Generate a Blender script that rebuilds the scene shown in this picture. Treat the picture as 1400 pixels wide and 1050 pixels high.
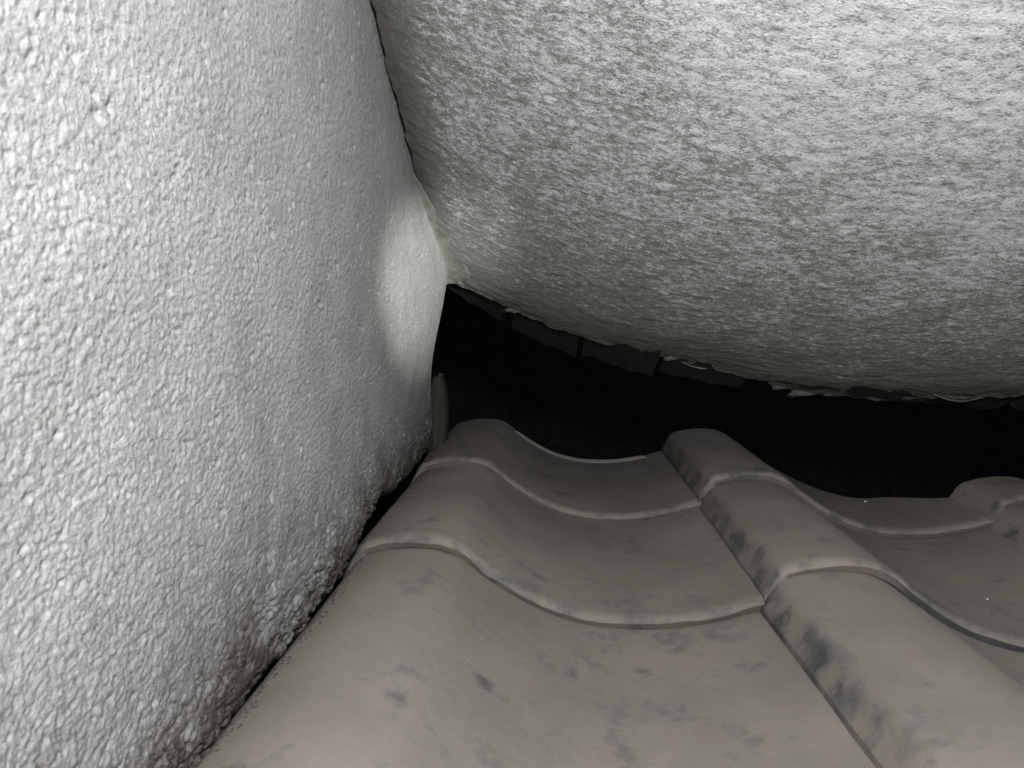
import bpy, math, random
import numpy as np
from mathutils import Matrix, Vector

# ------------------------------------------------------------------ clear
for o in list(bpy.data.objects):
    bpy.data.objects.remove(o)
sc = bpy.context.scene
col = sc.collection
random.seed(7)

# Local frame used for building: u = across the roof (right), v = up the slope,
# w = square to the roof.  The whole frame is pitched like a tiled roof.
PITCH = math.radians(22.0)
ORIG = Vector((0.0, 0.0, 3.2))
ROT = Matrix.Rotation(PITCH, 3, 'X')
def W(u, v, w):
    return ROT @ Vector((u, v, w)) + ORIG

# ------------------------------------------------------------------ camera
cam_d = bpy.data.cameras.new('camera')
cam_d.sensor_width = 36.0
cam_d.lens = 26.0
cam_d.clip_start = 0.005
cam_d.clip_end = 500.0
cam_d.dof.use_dof = True
cam_d.dof.focus_distance = 0.46
cam_d.dof.aperture_fstop = 30.0
cam = bpy.data.objects.new('camera', cam_d)
col.objects.link(cam)
vv = Vector((63, 145, -1011)).normalized()
b = -0.043
uu = Vector((1.0, b, (63 + 145 * b) / 1011.0)).normalized()
ww = uu.cross(vv)
M = Matrix((uu, vv, ww))            # rows: so M maps camera axes to u,v,w
cam.matrix_world = Matrix.Translation(ORIG) @ (ROT @ M).to_4x4()
sc.camera = cam

# ------------------------------------------------------------------ world, sun, lamp
world = bpy.data.worlds.new('World')
sc.world = world
world.use_nodes = True
nt = world.node_tree
nt.nodes.clear()
wo = nt.nodes.new('ShaderNodeOutputWorld')
bg = nt.nodes.new('ShaderNodeBackground')
sky = nt.nodes.new('ShaderNodeTexSky')
sky.sky_type = 'NISHITA'
sky.sun_disc = False
sky.sun_elevation = math.radians(35)
sky.sun_rotation = math.radians(0)
bg.inputs['Strength'].default_value = 0.10
nt.links.new(sky.outputs[0], bg.inputs[0])
nt.links.new(bg.outputs[0], wo.inputs[0])

sun_d = bpy.data.lights.new('sun', 'SUN')
sun_d.energy = 0.6
sun_d.angle = math.radians(12)
sun_d.color = (1.0, 0.96, 0.9)
sun = bpy.data.objects.new('sun', sun_d)
col.objects.link(sun)
# the sun stands behind the upper roof (north of the gap, +Y), so the gap is in its shade
sun.rotation_euler = (math.radians(-(90 - 35)), 0, 0)

# the hand torch the photograph was lit with, held just behind and above the lens
lamp_d = bpy.data.lights.new('torch', 'POINT')
lamp_d.energy = 12.5
lamp_d.shadow_soft_size = 0.03
lamp_d.color = (1.0, 0.985, 0.965)
lamp = bpy.data.objects.new('torch', lamp_d)
col.objects.link(lamp)
lamp.location = W(0.045, -0.10, 0.15)

# the torch's narrow hot spot, which rests on the corner at the end of the wall
beam_d = bpy.data.lights.new('torch_beam', 'SPOT')
beam_d.energy = 40.0
beam_d.spot_size = math.radians(14)
beam_d.spot_blend = 1.0
beam_d.shadow_soft_size = 0.008
beam_d.color = (0.97, 1.0, 0.93)
beam = bpy.data.objects.new('torch_beam', beam_d)
col.objects.link(beam)
beam.location = W(0.20, -0.05, 0.02)
aim = W(-0.138, 0.690, -0.016) - beam.location
beam.rotation_euler = aim.to_track_quat('-Z', 'Y').to_euler()

sc.view_settings.view_transform = 'Standard'
sc.view_settings.look = 'None'
sc.view_settings.exposure = 0.0
sc.view_settings.gamma = 1.0
sc.view_settings.use_curve_mapping = False

# ------------------------------------------------------------------ numpy noise
def _hash(ix, iy, seed):
    n = (ix.astype(np.int64) * 374761393 + iy.astype(np.int64) * 668265263 + seed * 974711) & 0x7fffffff
    n = ((n ^ (n >> 13)) * 1274126177) & 0x7fffffff
    n = ((n ^ (n >> 16)) * 2246822519) & 0x7fffffff
    return ((n ^ (n >> 15)) & 0xffff) / 65535.0

def vnoise(x, y, seed=0):
    ix = np.floor(x); iy = np.floor(y)
    fx = x - ix; fy = y - iy
    fx = fx * fx * fx * (fx * (fx * 6 - 15) + 10)
    fy = fy * fy * fy * (fy * (fy * 6 - 15) + 10)
    a = _hash(ix, iy, seed); b_ = _hash(ix + 1, iy, seed)
    c = _hash(ix, iy + 1, seed); d = _hash(ix + 1, iy + 1, seed)
    return (a * (1 - fx) + b_ * fx) * (1 - fy) + (c * (1 - fx) + d * fx) * fy * 1.0 - 0.5

def fbm(x, y, seed=0, octv=4):
    x = np.asarray(x, float); y = np.asarray(y, float)
    s = 0; amp = 1.0
    for k in range(octv):
        s = s + amp * vnoise(x + 17.3 * k, y - 9.1 * k, seed + k)
        x = x * 2.03; y = y * 2.03; amp *= 0.5
    return s

def bumps(x, y, cell, seed):
    """round lumps of random size that run into each other (thrown render), 0..1"""
    gx = x / cell; gy = y / cell
    ix = np.floor(gx); iy = np.floor(gy)
    h = np.zeros_like(gx)
    for dx in (-1, 0, 1):
        for dy in (-1, 0, 1):
            cx = ix + dx; cy = iy + dy
            px = cx + _hash(cx, cy, seed)
            py = cy + _hash(cx, cy, seed + 11)
            r = 0.45 + 0.5 * _hash(cx, cy, seed + 23)
            a = 0.45 + 0.55 * _hash(cx, cy, seed + 37)
            st = 0.75 + 0.5 * _hash(cx, cy, seed + 51)
            d2 = (((gx - px) * st) ** 2 + ((gy - py) / st) ** 2) / (r * r)
            h = np.maximum(h, a * np.sqrt(np.clip(1 - d2, 0, 1)))
    return h

def sstep(a, b_, x):
    t = np.clip((np.asarray(x, float) - a) / (b_ - a), 0, 1)
    return t * t * (3 - 2 * t)

# ------------------------------------------------------------------ mesh helpers
def mesh_np(name, verts, quads, smooth=True, attrs=None):
    verts = np.asarray(verts, np.float32); quads = np.asarray(quads, np.int32)
    me = bpy.data.meshes.new(name)
    me.vertices.add(len(verts)); me.vertices.foreach_set('co', verts.ravel())
    n = len(quads); k = quads.shape[1]
    me.loops.add(n * k); me.loops.foreach_set('vertex_index', quads.ravel())
    me.polygons.add(n)
    me.polygons.foreach_set('loop_start', np.arange(0, n * k, k, dtype=np.int32))
    me.polygons.foreach_set('loop_total', np.full(n, k, np.int32))
    me.polygons.foreach_set('use_smooth', np.full(n, smooth, bool))
    for an, av in (attrs or {}).items():
        a = me.attributes.new(an, 'FLOAT', 'POINT')
        a.data.foreach_set('value', np.asarray(av, np.float32).ravel())
    me.update(calc_edges=True); me.validate()
    return me

def grid_quads(nr, nc, flip=False, off=0):
    i = np.arange(nr - 1)[:, None] * nc + np.arange(nc - 1)[None, :]
    i = i.ravel() + off
    q = np.stack([i, i + 1, i + nc + 1, i + nc], 1)
    return q[:, ::-1] if flip else q

def root(name, label, cat, loc=(0, 0, 0), group=None, kind=None):
    o = bpy.data.objects.new(name, None)
    o.empty_display_size = 0.05
    col.objects.link(o)
    o.location = W(*loc); o.rotation_euler = (PITCH, 0, 0)
    if label: o['label'] = label
    if cat: o['category'] = cat
    if group: o['group'] = group
    if kind: o['kind'] = kind
    return o

def part(name, me, mat, parent, loc=(0, 0, 0), rot=(0, 0, 0)):
    o = bpy.data.objects.new(name, me)
    if mat and not me.materials: me.materials.append(mat)
    col.objects.link(o); o.parent = parent
    o.location = loc; o.rotation_euler = rot
    return o

def lump_mesh(name, size, seed, rough=0.25, seg=9, rings=6):
    """an irregular crumb of mortar"""
    vs = []; r = random.Random(seed)
    ph = [r.uniform(0, 6.28) for _ in range(6)]
    for i in range(rings + 1):
        th = math.pi * i / rings
        for j in range(seg):
            p = 2 * math.pi * j / seg
            k = 1 + rough * (math.sin(2 * p + ph[0]) * math.sin(2 * th + ph[1]) + 0.6 * math.sin(3 * p + ph[2] + th * 2)
                             + 0.5 * r.uniform(-1, 1)) * math.sin(th)
            vs.append((size[0] * k * math.sin(th) * math.cos(p), size[1] * k * math.sin(th) * math.sin(p), size[2] * k * math.cos(th)))
    qs = []
    for i in range(rings):
        for j in range(seg):
            a = i * seg + j; b_ = i * seg + (j + 1) % seg
            qs.append((a, a + seg, b_ + seg, b_))
    return mesh_np(name, vs, qs)

# ------------------------------------------------------------------ materials
def new_mat(name):
    m = bpy.data.materials.new(name); m.use_nodes = True
    n = m.node_tree; bs = n.nodes['Principled BSDF']
    return m, n, bs

def N(n, t, **kw):
    x = n.nodes.new(t)
    for k, v_ in kw.items():
        if k in x.inputs.keys() if isinstance(k, str) else False:
            x.inputs[k].default_value = v_
        else:
            setattr(x, k, v_)
    return x

def noise(n, vec, scale, detail=4, rough=0.55, lac=2.0):
    t = n.nodes.new('ShaderNodeTexNoise')
    t.inputs['Scale'].default_value = scale; t.inputs['Detail'].default_value = detail
    t.inputs['Roughness'].default_value = rough; t.inputs['Lacunarity'].default_value = lac
    n.links.new(vec, t.inputs['Vector'])
    return t.outputs['Fac']

def ramp(n, fac, stops):
    r = n.nodes.new('ShaderNodeValToRGB')
    el = r.color_ramp.elements
    while len(el) < len(stops): el.new(0.5)
    for e, (p, c) in zip(el, stops):
        e.position = p
        e.color = (c, c, c, 1) if isinstance(c, (int, float)) else (*c, 1)
    n.links.new(fac, r.inputs[0])
    return r.outputs[0]

def mix(n, fac, a, b_, mode='MIX'):
    x = n.nodes.new('ShaderNodeMix'); x.data_type = 'RGBA'; x.blend_type = mode
    for s, val in ((x.inputs[0], fac), (x.inputs[6], a), (x.inputs[7], b_)):
        if hasattr(val, 'is_output'): n.links.new(val, s)
        elif isinstance(val, (int, float)): s.default_value = val if s == x.inputs[0] else (val, val, val, 1)
        else: s.default_value = (*val, 1)
    return x.outputs[2]

def math_n(n, op, a, b_=0.0):
    x = n.nodes.new('ShaderNodeMath'); x.operation = op
    for s, val in ((x.inputs[0], a), (x.inputs[1], b_)):
        if hasattr(val, 'is_output'): n.links.new(val, s)
        else: s.default_value = val
    return x.outputs[0]

def bump(n, h, dist, strength=1.0, prev=None):
    x = n.nodes.new('ShaderNodeBump'); x.inputs['Distance'].default_value = dist
    x.inputs['Strength'].default_value = strength
    n.links.new(h, x.inputs['Height'])
    if prev: n.links.new(prev, x.inputs['Normal'])
    return x.outputs[0]

def obj_coord(n, scale=(1, 1, 1), rot=(0, 0, 0), rnd=False):
    tc = n.nodes.new('ShaderNodeTexCoord')
    mp = n.nodes.new('ShaderNodeMapping')
    mp.inputs['Scale'].default_value = scale; mp.inputs['Rotation'].default_value = rot
    src = tc.outputs['Object']
    if rnd:
        oi = n.nodes.new('ShaderNodeObjectInfo')
        ad = n.nodes.new('ShaderNodeVectorMath'); ad.operation = 'ADD'
        mu = n.nodes.new('ShaderNodeVectorMath'); mu.operation = 'SCALE'
        cb = n.nodes.new('ShaderNodeCombineXYZ')
        for i in range(3): n.links.new(oi.outputs['Random'], cb.inputs[i])
        n.links.new(cb.outputs[0], mu.inputs[0]); mu.inputs['Scale'].default_value = 13.7
        n.links.new(src, ad.inputs[0]); n.links.new(mu.outputs[0], ad.inputs[1])
        src = ad.outputs[0]
    n.links.new(src, mp.inputs['Vector'])
    return mp.outputs['Vector']

def attr(n, name):
    a = n.nodes.new('ShaderNodeAttribute'); a.attribute_name = name
    return a.outputs['Fac']

# painted thrown render of the wall
MAT_WALL, n, bs = new_mat('painted_render')
vec = obj_coord(n)
c = ramp(n, noise(n, vec, 22, 5), [(0.30, (0.39, 0.39, 0.395)), (0.55, (0.465, 0.465, 0.475)), (0.75, (0.53, 0.53, 0.545))])
c = mix(n, ramp(n, noise(n, vec, 420, 3), [(0.30, 0.75), (0.46, 0.0)]), c, (0.26, 0.255, 0.245))
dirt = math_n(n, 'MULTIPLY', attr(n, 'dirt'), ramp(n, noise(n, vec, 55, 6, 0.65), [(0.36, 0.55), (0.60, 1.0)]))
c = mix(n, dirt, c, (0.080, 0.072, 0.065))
n.links.new(c, bs.inputs['Base Color'])
bs.inputs['Roughness'].default_value = 0.50
bs.inputs['Specular IOR Level'].default_value = 0.30
nb = bump(n, noise(n, vec, 1000, 4, 0.65), 0.0009, 0.8)
nb = bump(n, noise(n, vec, 330, 3, 0.55), 0.0012, 0.6, nb)
n.links.new(nb, bs.inputs['Normal'])

# trowelled mortar with paint dry-brushed over the high spots
MAT_SOFFIT, n, bs = new_mat('brushed_render')
v1 = obj_coord(n, (1.0, 1.9, 1.6), (0, 0, math.radians(12)))
v2 = obj_coord(n, (1.0, 2.0, 1.6), (0, 0, math.radians(20)))
v3 = obj_coord(n)
f1 = noise(n, v1, 150, 6, 0.72)
f2 = noise(n, v2, 560, 5, 0.72)
f3 = noise(n, v3, 24, 5, 0.65)
cov = math_n(n, 'ADD', math_n(n, 'ADD', math_n(n, 'MULTIPLY', f1, 0.62), math_n(n, 'MULTIPLY', f2, 0.62)), math_n(n, 'ADD', math_n(n, 'MULTIPLY', f3, 0.22), 0.04))
cov = math_n(n, 'SUBTRACT', cov, math_n(n, 'MULTIPLY', attr(n, 'bare_falloff'), 0.30))
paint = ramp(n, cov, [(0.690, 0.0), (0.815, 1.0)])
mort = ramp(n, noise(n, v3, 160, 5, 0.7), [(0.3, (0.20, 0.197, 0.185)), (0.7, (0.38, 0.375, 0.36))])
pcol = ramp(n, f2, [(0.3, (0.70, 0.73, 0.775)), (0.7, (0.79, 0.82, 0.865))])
mort = mix(n, math_n(n, 'MULTIPLY', attr(n, 'bare_falloff'), 0.85), mort, (0.105, 0.099, 0.088))  # darker for bare mortar and for the painted light falloff
c = mix(n, paint, mort, pcol)
n.links.new(c, bs.inputs['Base Color'])
bs.inputs['Roughness'].default_value = 0.6
bs.inputs['Specular IOR Level'].default_value = 0.35
nb = bump(n, cov, 0.0016, 0.7)
nb = bump(n, noise(n, v3, 700, 4, 0.65), 0.0008, 0.8, nb)
n.links.new(nb, bs.inputs['Normal'])

# plain grey mortar (patches, crumbs, broken lip)
MAT_MORTAR, n, bs = new_mat('grey_mortar')
vec = obj_coord(n, rnd=True)
c = ramp(n, noise(n, vec, 120, 6, 0.7), [(0.3, (0.15, 0.145, 0.13)), (0.5, (0.24, 0.235, 0.215)), (0.72, (0.33, 0.325, 0.30))])
n.links.new(c, bs.inputs['Base Color'])
bs.inputs['Roughness'].default_value = 0.85
n.links.new(bump(n, noise(n, vec, 600, 5, 0.65), 0.0012, 0.8), bs.inputs['Normal'])

# smoked clay roof tile under a coat of dust
MAT_TILE, n, bs = new_mat('dusty_smoked_clay')
vec = obj_coord(n, rnd=True)
vst = obj_coord(n, (1.6, 1.0, 1.0), (0, 0, math.radians(35)), rnd=True)
dust = ramp(n, noise(n, vec, 9, 5, 0.6), [(0.30, (0.175, 0.160, 0.140)), (0.55, (0.225, 0.205, 0.180)), (0.75, (0.255, 0.230, 0.198))])
dust = mix(n, ramp(n, noise(n, vec, 26, 4), [(0.60, 0.0), (0.74, 0.16)]), dust, (0.25, 0.165, 0.11))
clay = ramp(n, noise(n, vec, 60, 5, 0.7), [(0.3, (0.045, 0.048, 0.055)), (0.7, (0.13, 0.135, 0.145))])
sm = ramp(n, math_n(n, 'ADD', math_n(n, 'MULTIPLY', noise(n, vst, 17, 7, 0.62), 0.75), math_n(n, 'MULTIPLY', noise(n, vec, 120, 4), 0.25)),
          [(0.562, 0.0), (0.675, 0.7)])
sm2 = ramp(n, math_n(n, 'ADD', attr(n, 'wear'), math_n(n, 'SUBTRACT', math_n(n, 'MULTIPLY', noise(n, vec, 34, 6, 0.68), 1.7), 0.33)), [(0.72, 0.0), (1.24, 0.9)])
c = mix(n, sm, dust, clay)
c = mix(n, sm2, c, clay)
# fine scratches and grains in the dust
vsc = obj_coord(n, (9.0, 1.0, 1.0), (0, 0, math.radians(-20)), rnd=True)
c = mix(n, ramp(n, noise(n, vsc, 55, 3, 0.6), [(0.66, 0.0), (0.76, 0.22)]), c, (0.32, 0.30, 0.27))
c = mix(n, ramp(n, noise(n, vec, 1500, 2), [(0.66, 0.0), (0.72, 0.35)]), c, (0.12, 0.11, 0.10))
n.links.new(c, bs.inputs['Base Color'])
n.links.new(ramp(n, math_n(n, 'MAXIMUM', sm, sm2), [(0.0, 0.88), (0.8, 0.6)]), bs.inputs['Roughness'])
bs.inputs['Specular IOR Level'].default_value = 0.18
nb = bump(n, noise(n, vec, 1100, 5, 0.7), 0.0005, 0.8)
nb = bump(n, noise(n, vec, 70, 6, 0.65), 0.0016, 0.4, nb)
n.links.new(nb, bs.inputs['Normal'])

def simple(name, c1, c2, scale, rough=0.85, bd=0.0006, stretch=(1, 1, 1)):
    m, n, bs = new_mat(name)
    vec = obj_coord(n, stretch, rnd=True)
    f = noise(n, vec, scale, 6, 0.65)
    n.links.new(ramp(n, f, [(0.3, c1), (0.7, c2)]), bs.inputs['Base Color'])
    bs.inputs['Roughness'].default_value = rough
    bs.inputs['Specular IOR Level'].default_value = 0.2
    n.links.new(bump(n, f, bd, 0.8), bs.inputs['Normal'])
    return m
MAT_BOARD = simple('old_dark_timber', (0.012, 0.012, 0.012), (0.036, 0.035, 0.034), 60, stretch=(5, 0.5, 5))
MAT_POST = simple('grey_weathered_timber', (0.03, 0.028, 0.026), (0.065, 0.062, 0.056), 60, stretch=(5, 5, 0.5))
MAT_VOID = simple('void_black', (0.010, 0.010, 0.011), (0.028, 0.028, 0.030), 40)  # darkness of the unlit cavity put into the colour
MAT_SOOT = simple('sooty_mortar', (0.07, 0.066, 0.06), (0.17, 0.165, 0.155), 150)
MAT_CHIP = simple('white_paint', (0.6, 0.6, 0.58), (0.75, 0.74, 0.72), 200)
MAT_CRUMB = simple('sooty_crumbs', (0.03, 0.028, 0.026), (0.12, 0.11, 0.10), 300)
MAT_GRIT = simple('dark_grit', (0.05, 0.045, 0.04), (0.20, 0.18, 0.15), 300)

# ------------------------------------------------------------------ WALL (left)
WALL_U = -0.120
WALL_END = 0.735
def wall_sheet():
    vcols = np.concatenate([[-0.7, -0.5, -0.3, -0.15, -0.05, 0.0, 0.04, 0.07, 0.09],
                            0.105 * 1.0035 ** np.arange(0, 560)])
    vcols = vcols[vcols < WALL_END - 0.012]
    vcols = np.concatenate([vcols, np.linspace(WALL_END - 0.012, WALL_END, 14)])
    rows = np.concatenate([np.arange(0, 0.215, 0.00062), np.linspace(0.215, 0.50, 360)[1:], np.linspace(0.5, 1.0, 12)[1:]])
    V, T = np.meshgrid(vcols, rows)
    low = -0.1865 + 0.0075 * sstep(0.42, 0.455, V) + 0.006 * fbm(V * 16, V * 0 + 3.3, 5, 3) + 0.0035 * fbm(V * 260, V * 0 + 7.3, 15, 3) + 0.0055 * fbm(V * 90, V * 0 + 1.3, 8, 3)
    # stretches where the foot of the render has crumbled away
    for c0, wd, dp in ((0.510, 0.036, 0.017), (0.47, 0.012, 0.006), (0.60, 0.03, 0.006), (0.39, 0.02, 0.003)):
        low = low + dp * np.exp(-((V - c0) / wd) ** 2)
    wgt = np.exp(-T / 0.02)
    Wc = T - 0.1775 + (low + 0.1775) * wgt
    # grain
    wx = V + 0.0012 * fbm(V * 300, Wc * 300, 61, 2); wy = Wc + 0.0012 * fbm(V * 300, Wc * 300, 67, 2)
    g1 = bumps(wx, wy, 0.0019, 3)
    g2 = bumps(wx * 0.9, wy, 0.0048, 19)
    g3 = bumps(wx + 0.002 * fbm(V * 200, Wc * 200, 31, 2), wy, 0.0060, 29)
    foot = np.exp(-np.clip(T, 0, None) / 0.024) * (0.9 + 0.9 * fbm(V * 30, Wc * 30, 71, 3))
    g1 = 0.62 * g1 + 0.75 * bumps(wx + 0.3, wy, 0.0014, 7)
    pit = bumps(wx, wy, 0.0065, 97)
    pit = np.clip(pit - 0.90, 0, 1) / 0.10
    h = 0.00078 * g1 - 0.0013 * pit + 0.0004 * fbm(V * 60, Wc * 60, 41, 4)
    h = h + 0.0010 * fbm(V * 7, Wc * 7, 47, 3)
    h = h + np.clip(foot, 0, 1) * (0.0008 * g2 + 0.0042 * (g3 - 0.5) + 0.0010 * g1) - 0.0060 * np.clip(1 - T / 0.024, 0, 1) ** 2
    # deeper cracks in the loose foot
    cr = np.abs(fbm(V * 110 + 3, Wc * 150, 83, 4))
    h = h - np.clip(foot, 0, 1) * 0.0060 * np.exp(-(cr / 0.09) ** 2)
    U = WALL_U + h
    # the swelling beside the end of the soffit
    U = U + 0.0115 * sstep(0.45, 0.735, V) * np.exp(-((Wc - 0.005) / 0.066) ** 2)
    U = U - 0.004 * sstep(0.55, 0.70, V) * np.exp(-((Wc + 0.10) / 0.05) ** 2)
    # rounded end and undercut foot
    k = np.clip((V - (WALL_END - 0.012)) / 0.012, 0, 1)
    U = U - 0.012 * (1 - np.sqrt(np.clip(1 - k * k, 0, 1)))
    kf = np.clip(1 - T / 0.006, 0, 1)
    U = U - 0.005 * kf ** 2
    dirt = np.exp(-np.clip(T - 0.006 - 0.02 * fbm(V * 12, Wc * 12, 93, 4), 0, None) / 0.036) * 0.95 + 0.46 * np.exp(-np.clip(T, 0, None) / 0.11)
    nr, nc = V.shape
    P = np.stack([U, V, Wc], -1).reshape(-1, 3)
    q = grid_quads(nr, nc, flip=False)
    # returns: underside of the foot and the end face
    botA = np.arange(nc); nb = len(P)
    under = P[botA].copy(); under[:, 0] -= 0.05; under[:, 2] += 0.004
    P = np.concatenate([P, under])
    q2 = np.stack([botA[:-1], nb + botA[:-1], nb + botA[1:], botA[1:]], 1)
    end = np.arange(nr) * nc + nc - 1; ne = len(P)
    endp = P[end].copy(); endp[:, 0] -= 0.05
    P = np.concatenate([P, endp])
    i = np.arange(nr - 1)
    q3 = np.stack([end[:-1], ne + i, ne + i + 1, end[1:]], 1)
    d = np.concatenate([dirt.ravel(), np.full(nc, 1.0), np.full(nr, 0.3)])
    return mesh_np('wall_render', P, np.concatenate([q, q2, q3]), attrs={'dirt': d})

wall = root('rendered_wall', 'pale grey rough rendered wall running up the left side of the gap', 'wall')
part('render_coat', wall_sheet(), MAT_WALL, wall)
# masonry core behind the render, so that the wall has its real thickness
def box_mesh(name, a, b_):
    x0, y0, z0 = a; x1, y1, z1 = b_
    v_ = [(x0, y0, z0), (x1, y0, z0), (x1, y1, z0), (x0, y1, z0), (x0, y0, z1), (x1, y0, z1), (x1, y1, z1), (x0, y1, z1)]
    f = [(0, 3, 2, 1), (4, 5, 6, 7), (0, 1, 5, 4), (1, 2, 6, 5), (2, 3, 7, 6), (3, 0, 4, 7)]
    return mesh_np(name, v_, f, smooth=False)
part('core', box_mesh('wall_core', (-0.30, -0.7, -0.160), (-0.142, 0.70, 0.85)), MAT_MORTAR, wall)

# ------------------------------------------------------------------ SOFFIT (upper right)
def soff_w(u, v):
    # rolls over towards level near its lower edge
    u = np.asarray(u, float); x = np.clip(np.asarray(v, float) - 0.57, 0, 0.25)
    return -0.557 * (v - 0.744) - 0.126 * (1 - np.exp(-(u + 0.12) / 0.20)) + 0.40 * x * x * sstep(-0.12, 0.12, u)
def soff_edge(u):
    u = np.asarray(u, float)
    e = 0.738 + 0.028 * np.exp(-((u - 0.275) / 0.07) ** 2) - 0.035 * sstep(0.30, 0.46, u) + 0.012 * sstep(-0.05, 0.10, u)
    e = e - 0.006 * np.exp(-((u - 0.30) / 0.008) ** 2)
    e = e + 0.007 * fbm(u * 45, u * 0 + 0.7, 201, 4) + 0.016 * fbm(u * 11, u * 0 + 4.7, 207, 2)
    return e
def soffit_sheet():
    ucols = np.concatenate([np.linspace(0, 0.60, 520), np.linspace(0.60, 1.3, 26)[1:]]) - 0.1178
    s = np.concatenate([np.linspace(0, 1, 8)[:-1] * 0.9, 0.9 + np.linspace(0, 1, 420) * 0.55])   # distance from the far top end
    U, S = np.meshgrid(ucols, s)
    E = soff_edge(U)
    V = -0.71 + S + (E - 0.74) * sstep(1.15, 1.45, S)
    # the joint against the wall wanders
    U = U + np.exp(-(U + 0.1165) / 0.006) * 0.0042 * fbm(V * 40, V * 0 + 9.0, 221, 5) - 0.006 * np.exp(-(U + 0.1165) / 0.01) * sstep(0.60, 0.68, V)
    h = 0.0022 * fbm(U * 9, V * 12, 231, 3) + 0.0009 * fbm(U * 70, V * 160, 235, 4) + 0.0004 * bumps(U, V * 1.6, 0.004, 91)
    fe = np.exp(-np.clip(E - V, 0, None) / 0.018)
    h = h + fe * 0.004 * fbm(U * 60, V * 60, 243, 4)
    # step of the last coat near the wall
    Wc = soff_w(U, V) - h
    bare_falloff = np.exp(-np.clip(E - V - 0.010 - 0.02 * fbm(U * 9, V * 9, 251, 3), 0, None) / 0.050) * 0.95
    bare_falloff = np.maximum(bare_falloff, np.exp(-np.clip(U + 0.1165 - 0.006, 0, None) / 0.02) * 0.9)
    bare_falloff = np.maximum(bare_falloff, 0.14 * np.exp(-np.clip(U + 0.1165, 0, None) / 0.10))
    bare_falloff = np.maximum(bare_falloff, 0.56 * np.exp(-np.clip(E - V, 0, None) / 0.16))  # light falloff towards the lower edge, put into the colour
    bare_falloff = bare_falloff - 0.20 * sstep(-0.06, 0.20, U) * sstep(0.18, 0.40, E - V)  # more paint higher up, painting in the brighter end of the falloff
    nr, nc = V.shape
    P = np.stack([U, V, Wc], -1).reshape(-1, 3)
    q = grid_quads(nr, nc, flip=True)
    # broken edge: the coat is about 14 mm thick and breaks back upwards
    last = (nr - 1) * nc + np.arange(nc)
    allP = [P]; quads = [q]; prev = last; base = len(P); bl = [bare_falloff.ravel()]
    for k, (dv, dw) in enumerate(((0.002, 0.004), (-0.001, 0.009), (-0.006, 0.014), (-0.05, 0.045))):
        e = P[last].copy()
        rr = fbm(e[:, 0] * 130 + k * 7, e[:, 0] * 0 + k, 261 + k, 3)
        e[:, 1] += dv + 0.004 * rr; e[:, 2] += dw + 0.002 * rr
        allP.append(e); ids = base + np.arange(nc); base += nc
        quads.append(np.stack([prev[:-1], ids[:-1], ids[1:], prev[1:]], 1)[:, ::-1]); prev = ids
        bl.append(np.full(nc, 1.0))
    # side return against the wall
    first = np.arange(nr) * nc
    e = P[first].copy(); e[:, 2] += 0.02; e[:, 0] += 0.004
    ids = base + np.arange(nr); allP.append(e); bl.append(np.full(nr, 1.0))
    quads.append(np.stack([first[:-1], ids[:-1], ids[1:], first[1:]], 1))
    return mesh_np('soffit_render', np.concatenate(allP), np.concatenate(quads), attrs={'bare_falloff': np.concatenate(bl)})

soffit = root('plastered_soffit', 'sloping grey plastered soffit with streaky brushed paint overhead', 'soffit')
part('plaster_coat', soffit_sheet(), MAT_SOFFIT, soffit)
# smooth fillet of newer mortar in the corner between wall and soffit
def corner_patch():
    P = []; nv, nk = 90, 20
    vend = float(soff_edge(-0.105)) + 0.001
    for i in range(nv):
        t = i / (nv - 1); v = 0.575 + (vend - 0.575) * t
        wid = 0.003 + 0.026 * float(sstep(0.0, 0.75, t)) - 0.008 * float(sstep(0.8, 1.0, t)) + 0.005 * float(fbm(v * 45, 0.3, 281, 4)) * t
        wid = max(wid, 0.002)
        sw = float(soff_w(-0.118, v))
        u0 = -0.1235 + 0.0115 * float(sstep(0.45, 0.735, v)) * math.exp(-((sw - 0.005) / 0.066) ** 2)
        for k in range(nk):
            q_ = k / (nk - 1); u = u0 + wid * q_
            rise = 0.0016 * math.sqrt(max(0.0, 1 - max(0, (q_ - 0.86) / 0.14) ** 2)) - 0.0012 + 0.009 * math.exp(-q_ * wid / 0.005)
            rise += 0.0016 * float(fbm(u * 70, v * 70, 285, 4))
            P.append((u, v, float(soff_w(max(u, -0.119), v)) - rise))
    return mesh_np('corner_patch', P, grid_quads(nv, nk, flip=True))
pt = part('mortar_patch', corner_patch(), MAT_MORTAR, soffit)
pt['label'] = 'smooth mortar fillet filling the corner against the wall'

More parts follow.
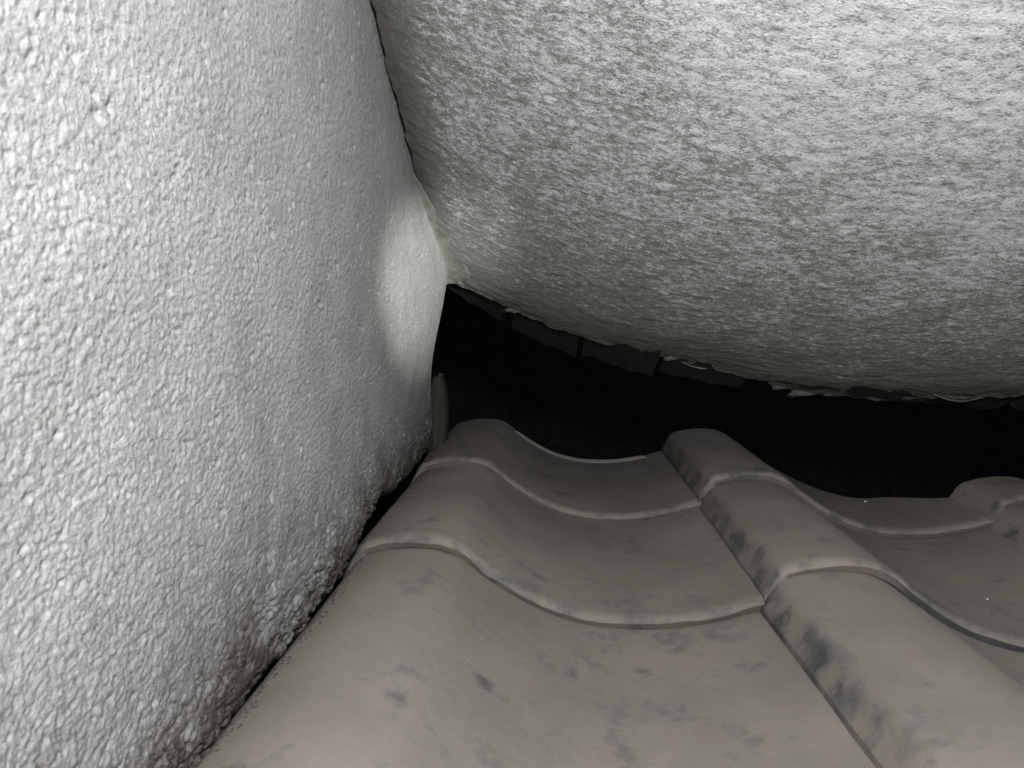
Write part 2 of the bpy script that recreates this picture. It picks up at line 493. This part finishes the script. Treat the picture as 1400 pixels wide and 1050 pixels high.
# dark boards that the plaster was laid on, running on beyond its broken edge
def board_mesh(name, x0, x1, run, seed):
    """board running down the slope of the soffit, split and rough at its end"""
    r = random.Random(seed); P = []; nn = 7
    th = 0.012
    d = Vector((0, 0.8736, -0.4866)); nrm = Vector((0, 0.4866, 0.8736))
    for side in (0, 1):
        for j in range(nn):
            s = j / (nn - 1)
            u = x0 + (x1 - x0) * s
            e = run + r.uniform(-0.006, 0.006)
            for a in (0.0, e):
                v0 = 0.60
                p = Vector((u, v0, float(soff_w(u, v0)) + 0.010)) + d * (a + (0.14 / 0.8736)) if a > 0 else Vector((u, v0, float(soff_w(u, v0)) + 0.010))
                p = p + nrm * (th * side)
                P.append(tuple(p))
    q = []
    A = lambda side, j, e: side * nn * 2 + j * 2 + e
    for j in range(nn - 1):
        q.append((A(0, j, 0), A(0, j, 1), A(0, j + 1, 1), A(0, j + 1, 0)))
        q.append((A(1, j, 0), A(1, j + 1, 0), A(1, j + 1, 1), A(1, j, 1)))
        q.append((A(0, j, 1), A(1, j, 1), A(1, j + 1, 1), A(0, j + 1, 1)))
    q.append((A(0, 0, 0), A(1, 0, 0), A(1, 0, 1), A(0, 0, 1)))
    q.append((A(0, nn - 1, 0), A(0, nn - 1, 1), A(1, nn - 1, 1), A(1, nn - 1, 0)))
    return mesh_np(name, P, q, smooth=False)
cuts = [-0.118, -0.050, 0.026, 0.108, 0.198, 0.290, 0.375, 0.452, 0.54, 0.63, 0.72]
for i in range(len(cuts) - 1):
    run = (0.044 if i < 4 else 0.016) + 0.030 * random.random()
    part('board', board_mesh('board', cuts[i] + 0.003, cuts[i + 1] - 0.003, run, 50 + i), MAT_BOARD, soffit,
         loc=(0, 0, random.uniform(0.0, 0.006)))

# loose flakes and nibs along the broken edge
def flake(name, L, wid, sag, seed):
    P = []; na, nb_ = 16, 5
    for side in (0, 1):
        for i in range(na):
            t = i / (na - 1)
            wv = wid * (math.sin(math.pi * t) ** 0.6 + 0.05)
            for k in range(nb_):
                s = k / (nb_ - 1) - 0.5
                P.append((L * (t - 0.5), s * wv + 0.002 * math.sin(9 * t + seed), -sag * math.sin(math.pi * t) + s * wv * 0.5 + side * 0.0018))
    q = np.concatenate([grid_quads(na, nb_, True), grid_quads(na, nb_, False, na * nb_)])
    rim = [i * nb_ for i in range(na)]; rim2 = [i * nb_ + nb_ - 1 for i in range(na)]
    off = na * nb_
    qq = [(rim[i], rim[i + 1], rim[i + 1] + off, rim[i] + off) for i in range(na - 1)] + [(rim2[i], rim2[i] + off, rim2[i + 1] + off, rim2[i + 1]) for i in range(na - 1)]
    return mesh_np(name, P, np.concatenate([q, np.array(qq)]))
def on_edge(u, dv=0.0, dw=0.0):
    v = float(soff_edge(u)) + dv
    return (u, v, float(soff_w(u, v)) + dw)
fl = part('plaster_flake', flake('plaster_flake', 0.055, 0.008, 0.005, 1), MAT_SOOT, soffit, loc=on_edge(0.392, -0.002, 0.002))
fl['label'] = 'curled pale flake hanging from the broken plaster edge'
part('plaster_flake', flake('plaster_flake', 0.030, 0.005, 0.001, 3), MAT_SOOT, soffit, loc=on_edge(0.140, 0.004, 0.001), rot=(0, 0.25, 0.1))
r = random.Random(4)
for u, sx in ((0.232, .006), (0.262, .007), (0.285, .004), (0.20, .0035), (0.115, .004), (0.05, .003), (-0.043, .0045), (-0.095, .003), (0.345, .003)):
    part('plaster_nib', lump_mesh('plaster_nib', (sx * 1.9, sx * 0.8, sx * 0.7), int(u * 1e4) + 999, 0.5), MAT_SOOT, soffit,
         loc=on_edge(u, 0.0, 0.001), rot=(r.uniform(-.5, .5), r.uniform(-.3, .3), r.uniform(-1, 1)))

# ------------------------------------------------------------------ TILED ROOF
PITCH_U = 0.276      # width of a column
GAUGE = 0.220        # exposed length of a tile
CREST = -0.181       # height of the crests under the lens
U0 = -0.134          # left edge of the column against the wall
V1 = 0.463           # butt of the course in the middle of the picture
TH = 0.0100
pu = np.array([0.0, 0.003, 0.007, 0.0105, 0.018, 0.032, 0.054, 0.066, 0.080, 0.096, 0.122, 0.142, 0.165, 0.195, 0.228, 0.255, 0.277, 0.294]) * 0.986
pw = np.array([-0.0255, -0.0210, -0.0130, -0.0092, -0.0058, -0.0020, 0.0, -0.0008, -0.0060, -0.0180, -0.0335, -0.0420, -0.0475, -0.0490, -0.0455, -0.0390, -0.0315, -0.0300])
def cspline(x, y, xs):
    m = np.gradient(y, x)
    i = np.clip(np.searchsorted(x, xs) - 1, 0, len(x) - 2)
    h = x[i + 1] - x[i]; t = (xs - x[i]) / h
    return (2 * t**3 - 3 * t**2 + 1) * y[i] + (t**3 - 2 * t**2 + t) * h * m[i] + (-2 * t**3 + 3 * t**2) * y[i + 1] + (t**3 - t**2) * h * m[i + 1]
def prof(x): return cspline(pu, pw, np.asarray(x, float))

def tile_mesh(name, seed, vend=None, length=0.264, dark_butt=0.0):
    """one S-shaped pantile: u from 0, v from 0 at its butt, w from the crest"""
    xs = np.concatenate([np.linspace(0, 0.018, 12), np.linspace(0.018, 0.286, 70)[1:]])
    R = 0.0085
    ys = np.concatenate([R * (1 - np.cos(np.linspace(0, math.pi / 2, 8))), np.linspace(R, length, 44)[1:]])
    nx, ny = len(xs), len(ys)
    X, Y = np.meshgrid(xs, ys)
    if vend is not None:
        Y = np.where(Y > 0.03, 0.03 + (Y - 0.03) * (np.clip(vend(X), 0.05, None) - 0.03) / (length - 0.03), Y)
    lift = TH * (1 - Y / GAUGE)
    top = prof(X) + lift + 0.0010 * fbm(X * 14, Y * 12, 300 + seed, 3) * sstep(0, 0.04, Y)
    # rounded butt edge and rounded left edge
    rr = 0.0044 * (1 + 0.25 * fbm(X * 40, X * 0 + seed, 310 + seed, 3))
    kk = np.clip(1 - Y / R, 0, 1)
    top = top - rr * (1 - np.sqrt(np.clip(1 - kk**2, 0, 1)))
    lx = np.clip(1 - X / 0.003, 0, 1)
    top = top - 0.0015 * (1 - np.sqrt(np.clip(1 - lx**2, 0, 1)))
    # chipped spots along the butt
    chip = np.clip(fbm(X * 55, Y * 55, 320 + seed, 3) - 0.42, 0, 1) * np.exp(-Y / 0.006)
    top = top - 0.006 * chip
    Xj = X + 0.0006 * fbm(Y * 20, Y * 0 + 5, 330 + seed, 3)
    Yj = Y + 0.0016 * fbm(X * 12, X * 0 + 2, 335 + seed, 3) * (Y < 0.05)
    P = [np.stack([Xj, Yj, top], -1).reshape(-1, 3)]
    wearT = 0.25 * np.exp(-(X / 0.0095) ** 4) + 0.13 * np.exp(-(Y / 0.010) ** 2) + 0.06 + 0.12 * np.exp(-((X - 0.10) / 0.06) ** 2) * np.exp(-Y / 0.05)
    # bottom sheet
    bot = prof(X) + lift - TH + 0.0006
    bot = np.where(X < 0.014, np.minimum(bot, -0.0296 + lift), bot)
    bot = np.minimum(bot, top - 0.003)
    P.append(np.stack([Xj, Yj + 0.0034 * np.exp(-Y / 0.004), bot], -1).reshape(-1, 3))   # the butt is undercut
    n0 = nx * ny
    q = [grid_quads(ny, nx), grid_quads(ny, nx, True, n0)]
    def rim(ids, flip):
        a = ids[:-1]; b_ = ids[1:]
        s = np.stack([a, a + n0, b_ + n0, b_], 1)
        return s[:, ::-1] if flip else s
    # rims get vertices of their own so that the arris stays crisp
    V_ = np.concatenate(P); wear = [wearT.ravel(), np.full(n0, 0.3)]
    extra = []
    base = len(V_)
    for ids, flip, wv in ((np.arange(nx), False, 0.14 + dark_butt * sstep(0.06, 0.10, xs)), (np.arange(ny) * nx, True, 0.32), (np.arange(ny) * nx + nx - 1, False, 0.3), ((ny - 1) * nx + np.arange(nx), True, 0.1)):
        m = len(ids)
        t = V_[ids]; bo = V_[ids + n0]
        extra += [t, bo]
        i = np.arange(m - 1)
        s = np.stack([base + i, base + m + i, base + m + i + 1, base + i + 1], 1)
        q.append(s[:, ::-1] if flip else s)
        base += 2 * m
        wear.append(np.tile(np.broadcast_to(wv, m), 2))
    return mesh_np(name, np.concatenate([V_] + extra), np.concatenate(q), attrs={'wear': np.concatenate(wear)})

roof = root('tiled_roof', 'grey dusty pantile roof climbing into the dark gap', 'roof')
std = [tile_mesh('roof_tile', s) for s in range(4)]
r = random.Random(12)
def head_cut(c):
    """the roof is cut back on a slant towards the valley on the right"""
    def f(x):
        U = U0 + c * PITCH_U + x
        vlim = 0.935 - 0.135 * sstep(0.22, 0.34, U) - 0.045 * sstep(0.36, 0.42, U) - 0.10 * sstep(0.5, 0.9, U)
        return np.clip(vlim - (V1 + GAUGE), 0.03, 0.262) + 0.002 * fbm(x * 60, x * 0, 400 + c, 3)
    return f
tiles = {}
for c in range(0, 5):
    for k in range(-4, 2):
        if k == 1:
            me = tile_mesh('roof_tile', 20 + c, head_cut(c))
        else:
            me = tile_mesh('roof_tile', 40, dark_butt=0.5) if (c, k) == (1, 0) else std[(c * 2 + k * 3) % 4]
        o = part('roof_tile', me, MAT_TILE, roof,
                 loc=(U0 + c * PITCH_U - (0.013 if c >= 2 else 0) + r.uniform(-.0012, .0012), V1 + k * GAUGE - (0.034 if k < 0 else 0) + r.uniform(-.0025, .0025), CREST + r.uniform(-.0008, .0008) - (0.008 if c >= 2 else 0) + (0.0021 if k < 0 else 0)),
                 rot=(0, r.uniform(-.003, .003), r.uniform(-.006, .006)))
        if (c, k) == (1, -1):          # this one was laid a little askew
            o.location.x += 0.006; o.rotation_euler.z += 0.022
        tiles[c, k] = o

# raised water stop across the head of the last tile by the wall
def head_lip():
    P = []; n_ = 48
    for i in range(n_):
        t = i / (n_ - 1); x = 0.085 + 0.172 * t
        zz = float(prof(x)) - 0.0008 + TH * (1 - 0.244 / GAUGE)
        hgt = 0.0042 * min(1, (1 - abs(2 * t - 1)) * 9) ** 0.5 + 0.0004
        yy = 0.238 + 0.004 * math.sin(math.pi * t)
        for a, hh in ((0, -0.002), (0.0008, hgt * 0.8), (0.003, hgt), (0.007, hgt * 0.9), (0.009, -0.002)):
            P.append((x, yy + a, zz + hh))
    return mesh_np('head_lip', P, grid_quads(n_, 5, True), attrs={'wear': np.zeros(n_ * 5)})
part('head_lip', head_lip(), MAT_TILE, tiles[0, 1])
# battened deck that the tiles lie on
part('roof_deck', box_mesh('roof_deck', (-0.30, -0.9, -0.34), (1.3, 0.80, -0.26)), MAT_BOARD, roof)

# ------------------------------------------------------------------ things at the back of the gap
def post_mesh():
    P = []; ns, nh = 14, 10
    for i in range(nh):
        t = i / (nh - 1)
        for j in range(ns):
            a = 2 * math.pi * j / ns
            ca, sa = math.cos(a), math.sin(a)
            rx = 0.013 * (abs(ca) ** 0.6) * (1 if ca > 0 else -1) * (1 + 0.04 * math.sin(5 * t + j)) * math.sqrt(max(0.02, 1 - max(0, (t - 0.6) / 0.4) ** 2 * (0.9 + 0.1 * math.sin(j * 2.3))))
            ry = 0.016 * (abs(sa) ** 0.6) * (1 if sa > 0 else -1)
            P.append((rx + 0.003 * t, ry, -0.03 + 0.135 * t))
    q = []
    for i in range(nh - 1):
        for j in range(ns):
            q.append((i * ns + j, i * ns + (j + 1) % ns, (i + 1) * ns + (j + 1) % ns, (i + 1) * ns + j))
    return mesh_np('timber_post', P, q)
post = root('timber_post', 'dim broken stub of a grey post standing behind the end of the wall', 'post', (-0.129, 0.80, -0.215))
part('shaft', post_mesh(), MAT_POST, post)

back = root('cavity_blackout', 'black felt lining added far back to keep the cavity dark', 'lining')
def lining():
    x0, x1, y0, y1, z0, z1 = -0.45, 1.6, 0.62, 2.1, -0.9, 1.0
    v_ = [(x0, y0, z0), (x1, y0, z0), (x1, y1, z0), (x0, y1, z0), (x0, y0, z1), (x1, y0, z1), (x1, y1, z1), (x0, y1, z1)]
    f = [(0, 1, 2, 3), (4, 7, 6, 5), (1, 5, 6, 2), (2, 6, 7, 3), (3, 7, 4, 0)]
    return mesh_np('void', v_, f, smooth=False)
part('void_sheet', lining(), MAT_VOID, back)  # added enclosure, shuts out the sky so the gap stays black

# ------------------------------------------------------------------ loose bits on the tiles
def tile_top(u, v):
    c = math.floor((u - U0) / PITCH_U); x = (u - U0) - c * PITCH_U
    k = math.floor((v - V1) / GAUGE); y = (v - V1) - k * GAUGE
    return CREST + float(prof(min(x, 0.276))) + TH * (1 - y / GAUGE)

def set_props(o, label, cat, group=None, kind=None):
    o['label'] = label; o['category'] = cat
    if group: o['group'] = group
    if kind: o['kind'] = kind
def drop(name, u, v, size, mat, seed, label, cat, group=None, sink=0.3):
    o = bpy.data.objects.new(name, lump_mesh(name, size, seed, 0.5, 7, 4))
    o.data.materials.append(mat)
    col.objects.link(o)
    o.location = W(u, v, tile_top(u, v) + size[2] * (1 - sink))
    o.rotation_euler = (PITCH, 0, seed * 0.7)
    set_props(o, label, cat, group)
    return o
G = 'pale chips fallen on the tiles'
drop('paint_chip', 0.0529, 0.424, (.0012, .0009, .0006), MAT_CHIP, 3, 'largest white chip lying in the trough of the nearest tile', 'paint chip', G)
drop('paint_chip', 0.0228, 0.4125, (.0006, .0005, .0003), MAT_CHIP, 4, 'tiny white speck left of the largest white chip', 'paint chip', G)
drop('paint_chip', 0.3363, 0.783, (.0019, .0012, .0007), MAT_CHIP, 5, 'white chip alone on the right-hand tile near the dark gap', 'paint chip', G)
drop('paint_chip', 0.3254, 0.537, (.0016, .0009, .0006), MAT_CHIP, 6, 'white chip in the right-hand trough beside the rusty dust', 'paint chip', G)
drop('paint_chip', 0.1596, 0.3025, (.0006, .0005, .0003), MAT_CHIP, 7, 'tiny white speck on the flank of the near ridge', 'paint chip', G)
drop('paint_chip', 0.0273, 0.6815, (.0018, .0008, .0006), MAT_CHIP, 8, 'white crumb against the butt of the topmost tile by the wall', 'paint chip', G)
G2 = 'dark crumbs lying on the tiles'
drop('mortar_crumb', 0.0537, 0.398, (.0012, .0008, .0008), MAT_GRIT, 13, 'dark crumb just below the largest white chip', 'crumb', G2)
drop('mortar_crumb', 0.0282, 0.3165, (.0011, .0014, .0008), MAT_GRIT, 14, 'dark crumb near the lower edge of the nearest tile', 'crumb', G2)
drop('mortar_crumb', 0.0586, 0.7795, (.0026, .0012, .0009), MAT_GRIT, 15, 'dark flat crumb on the topmost tile beside the wall', 'crumb', G2)
drop('mortar_crumb', 0.3113, 0.506, (.0012, .0009, .0007), MAT_GRIT, 16, 'dark crumb in the right-hand trough', 'crumb', G2)

def scatter(name, pts, smin, smax, mat, label, cat, seed):
    """loose grains that nobody could count, as one heap"""
    rr_ = random.Random(seed); P = []; F = []
    for (u, v) in pts:
        z = rr_.uniform(smin, smax); w0 = tile_top(u, v) + z * 0.3
        b0 = len(P)
        for d in ((1, 0, 0), (-1, 0, 0), (0, 1, 0), (0, -1, 0), (0, 0, 1), (0, 0, -1)):
            k = z * rr_.uniform(0.6, 1.2)
            P.append((u + d[0] * k, v + d[1] * k, w0 + d[2] * k * 0.8))
        for f in ((0, 2, 4), (2, 1, 4), (1, 3, 4), (3, 0, 4), (2, 0, 5), (1, 2, 5), (3, 1, 5), (0, 3, 5)):
            F.append(tuple(b0 + i for i in f))
    o = bpy.data.objects.new(name, mesh_np(name, P, F, smooth=False))
    o.data.materials.append(mat); col.objects.link(o)
    o.location = ORIG; o.rotation_euler = (PITCH, 0, 0)
    set_props(o, label, cat, kind='stuff')
rg = random.Random(31)
scatter('grit_heap', [(0.1375 + rg.gauss(0, .0025) - abs(rg.gauss(0, .004)), 0.450 + rg.gauss(0, .008)) for _ in range(420)], .0003, .0007, MAT_GRIT,
        'grey grit gathered where the tile corner meets the ridge', 'grit', 3)
scatter('loose_dust', [(rg.uniform(-0.12, 0.39), 0.2 + 0.7 * rg.random() ** 1.3) for _ in range(700)], .00012, .00035, MAT_GRIT,
        'fine grit thinly strewn over the dusty tiles', 'grit', 4)
def gap_pts(n_):
    out = []
    while len(out) < n_:
        v = rg.uniform(0.22, 0.72)
        if 0.465 < v < 0.56 and rg.random() < 0.85: continue
        out.append((-0.1205 + 0.0060 * rg.random() ** 2.0 + rg.gauss(0, .0006), v))
    return out
scatter('wall_crumbs', gap_pts(1000), .0003, .0015, MAT_CRUMB,
        'crumbled render packed along the foot of the wall', 'crumbs', 5)
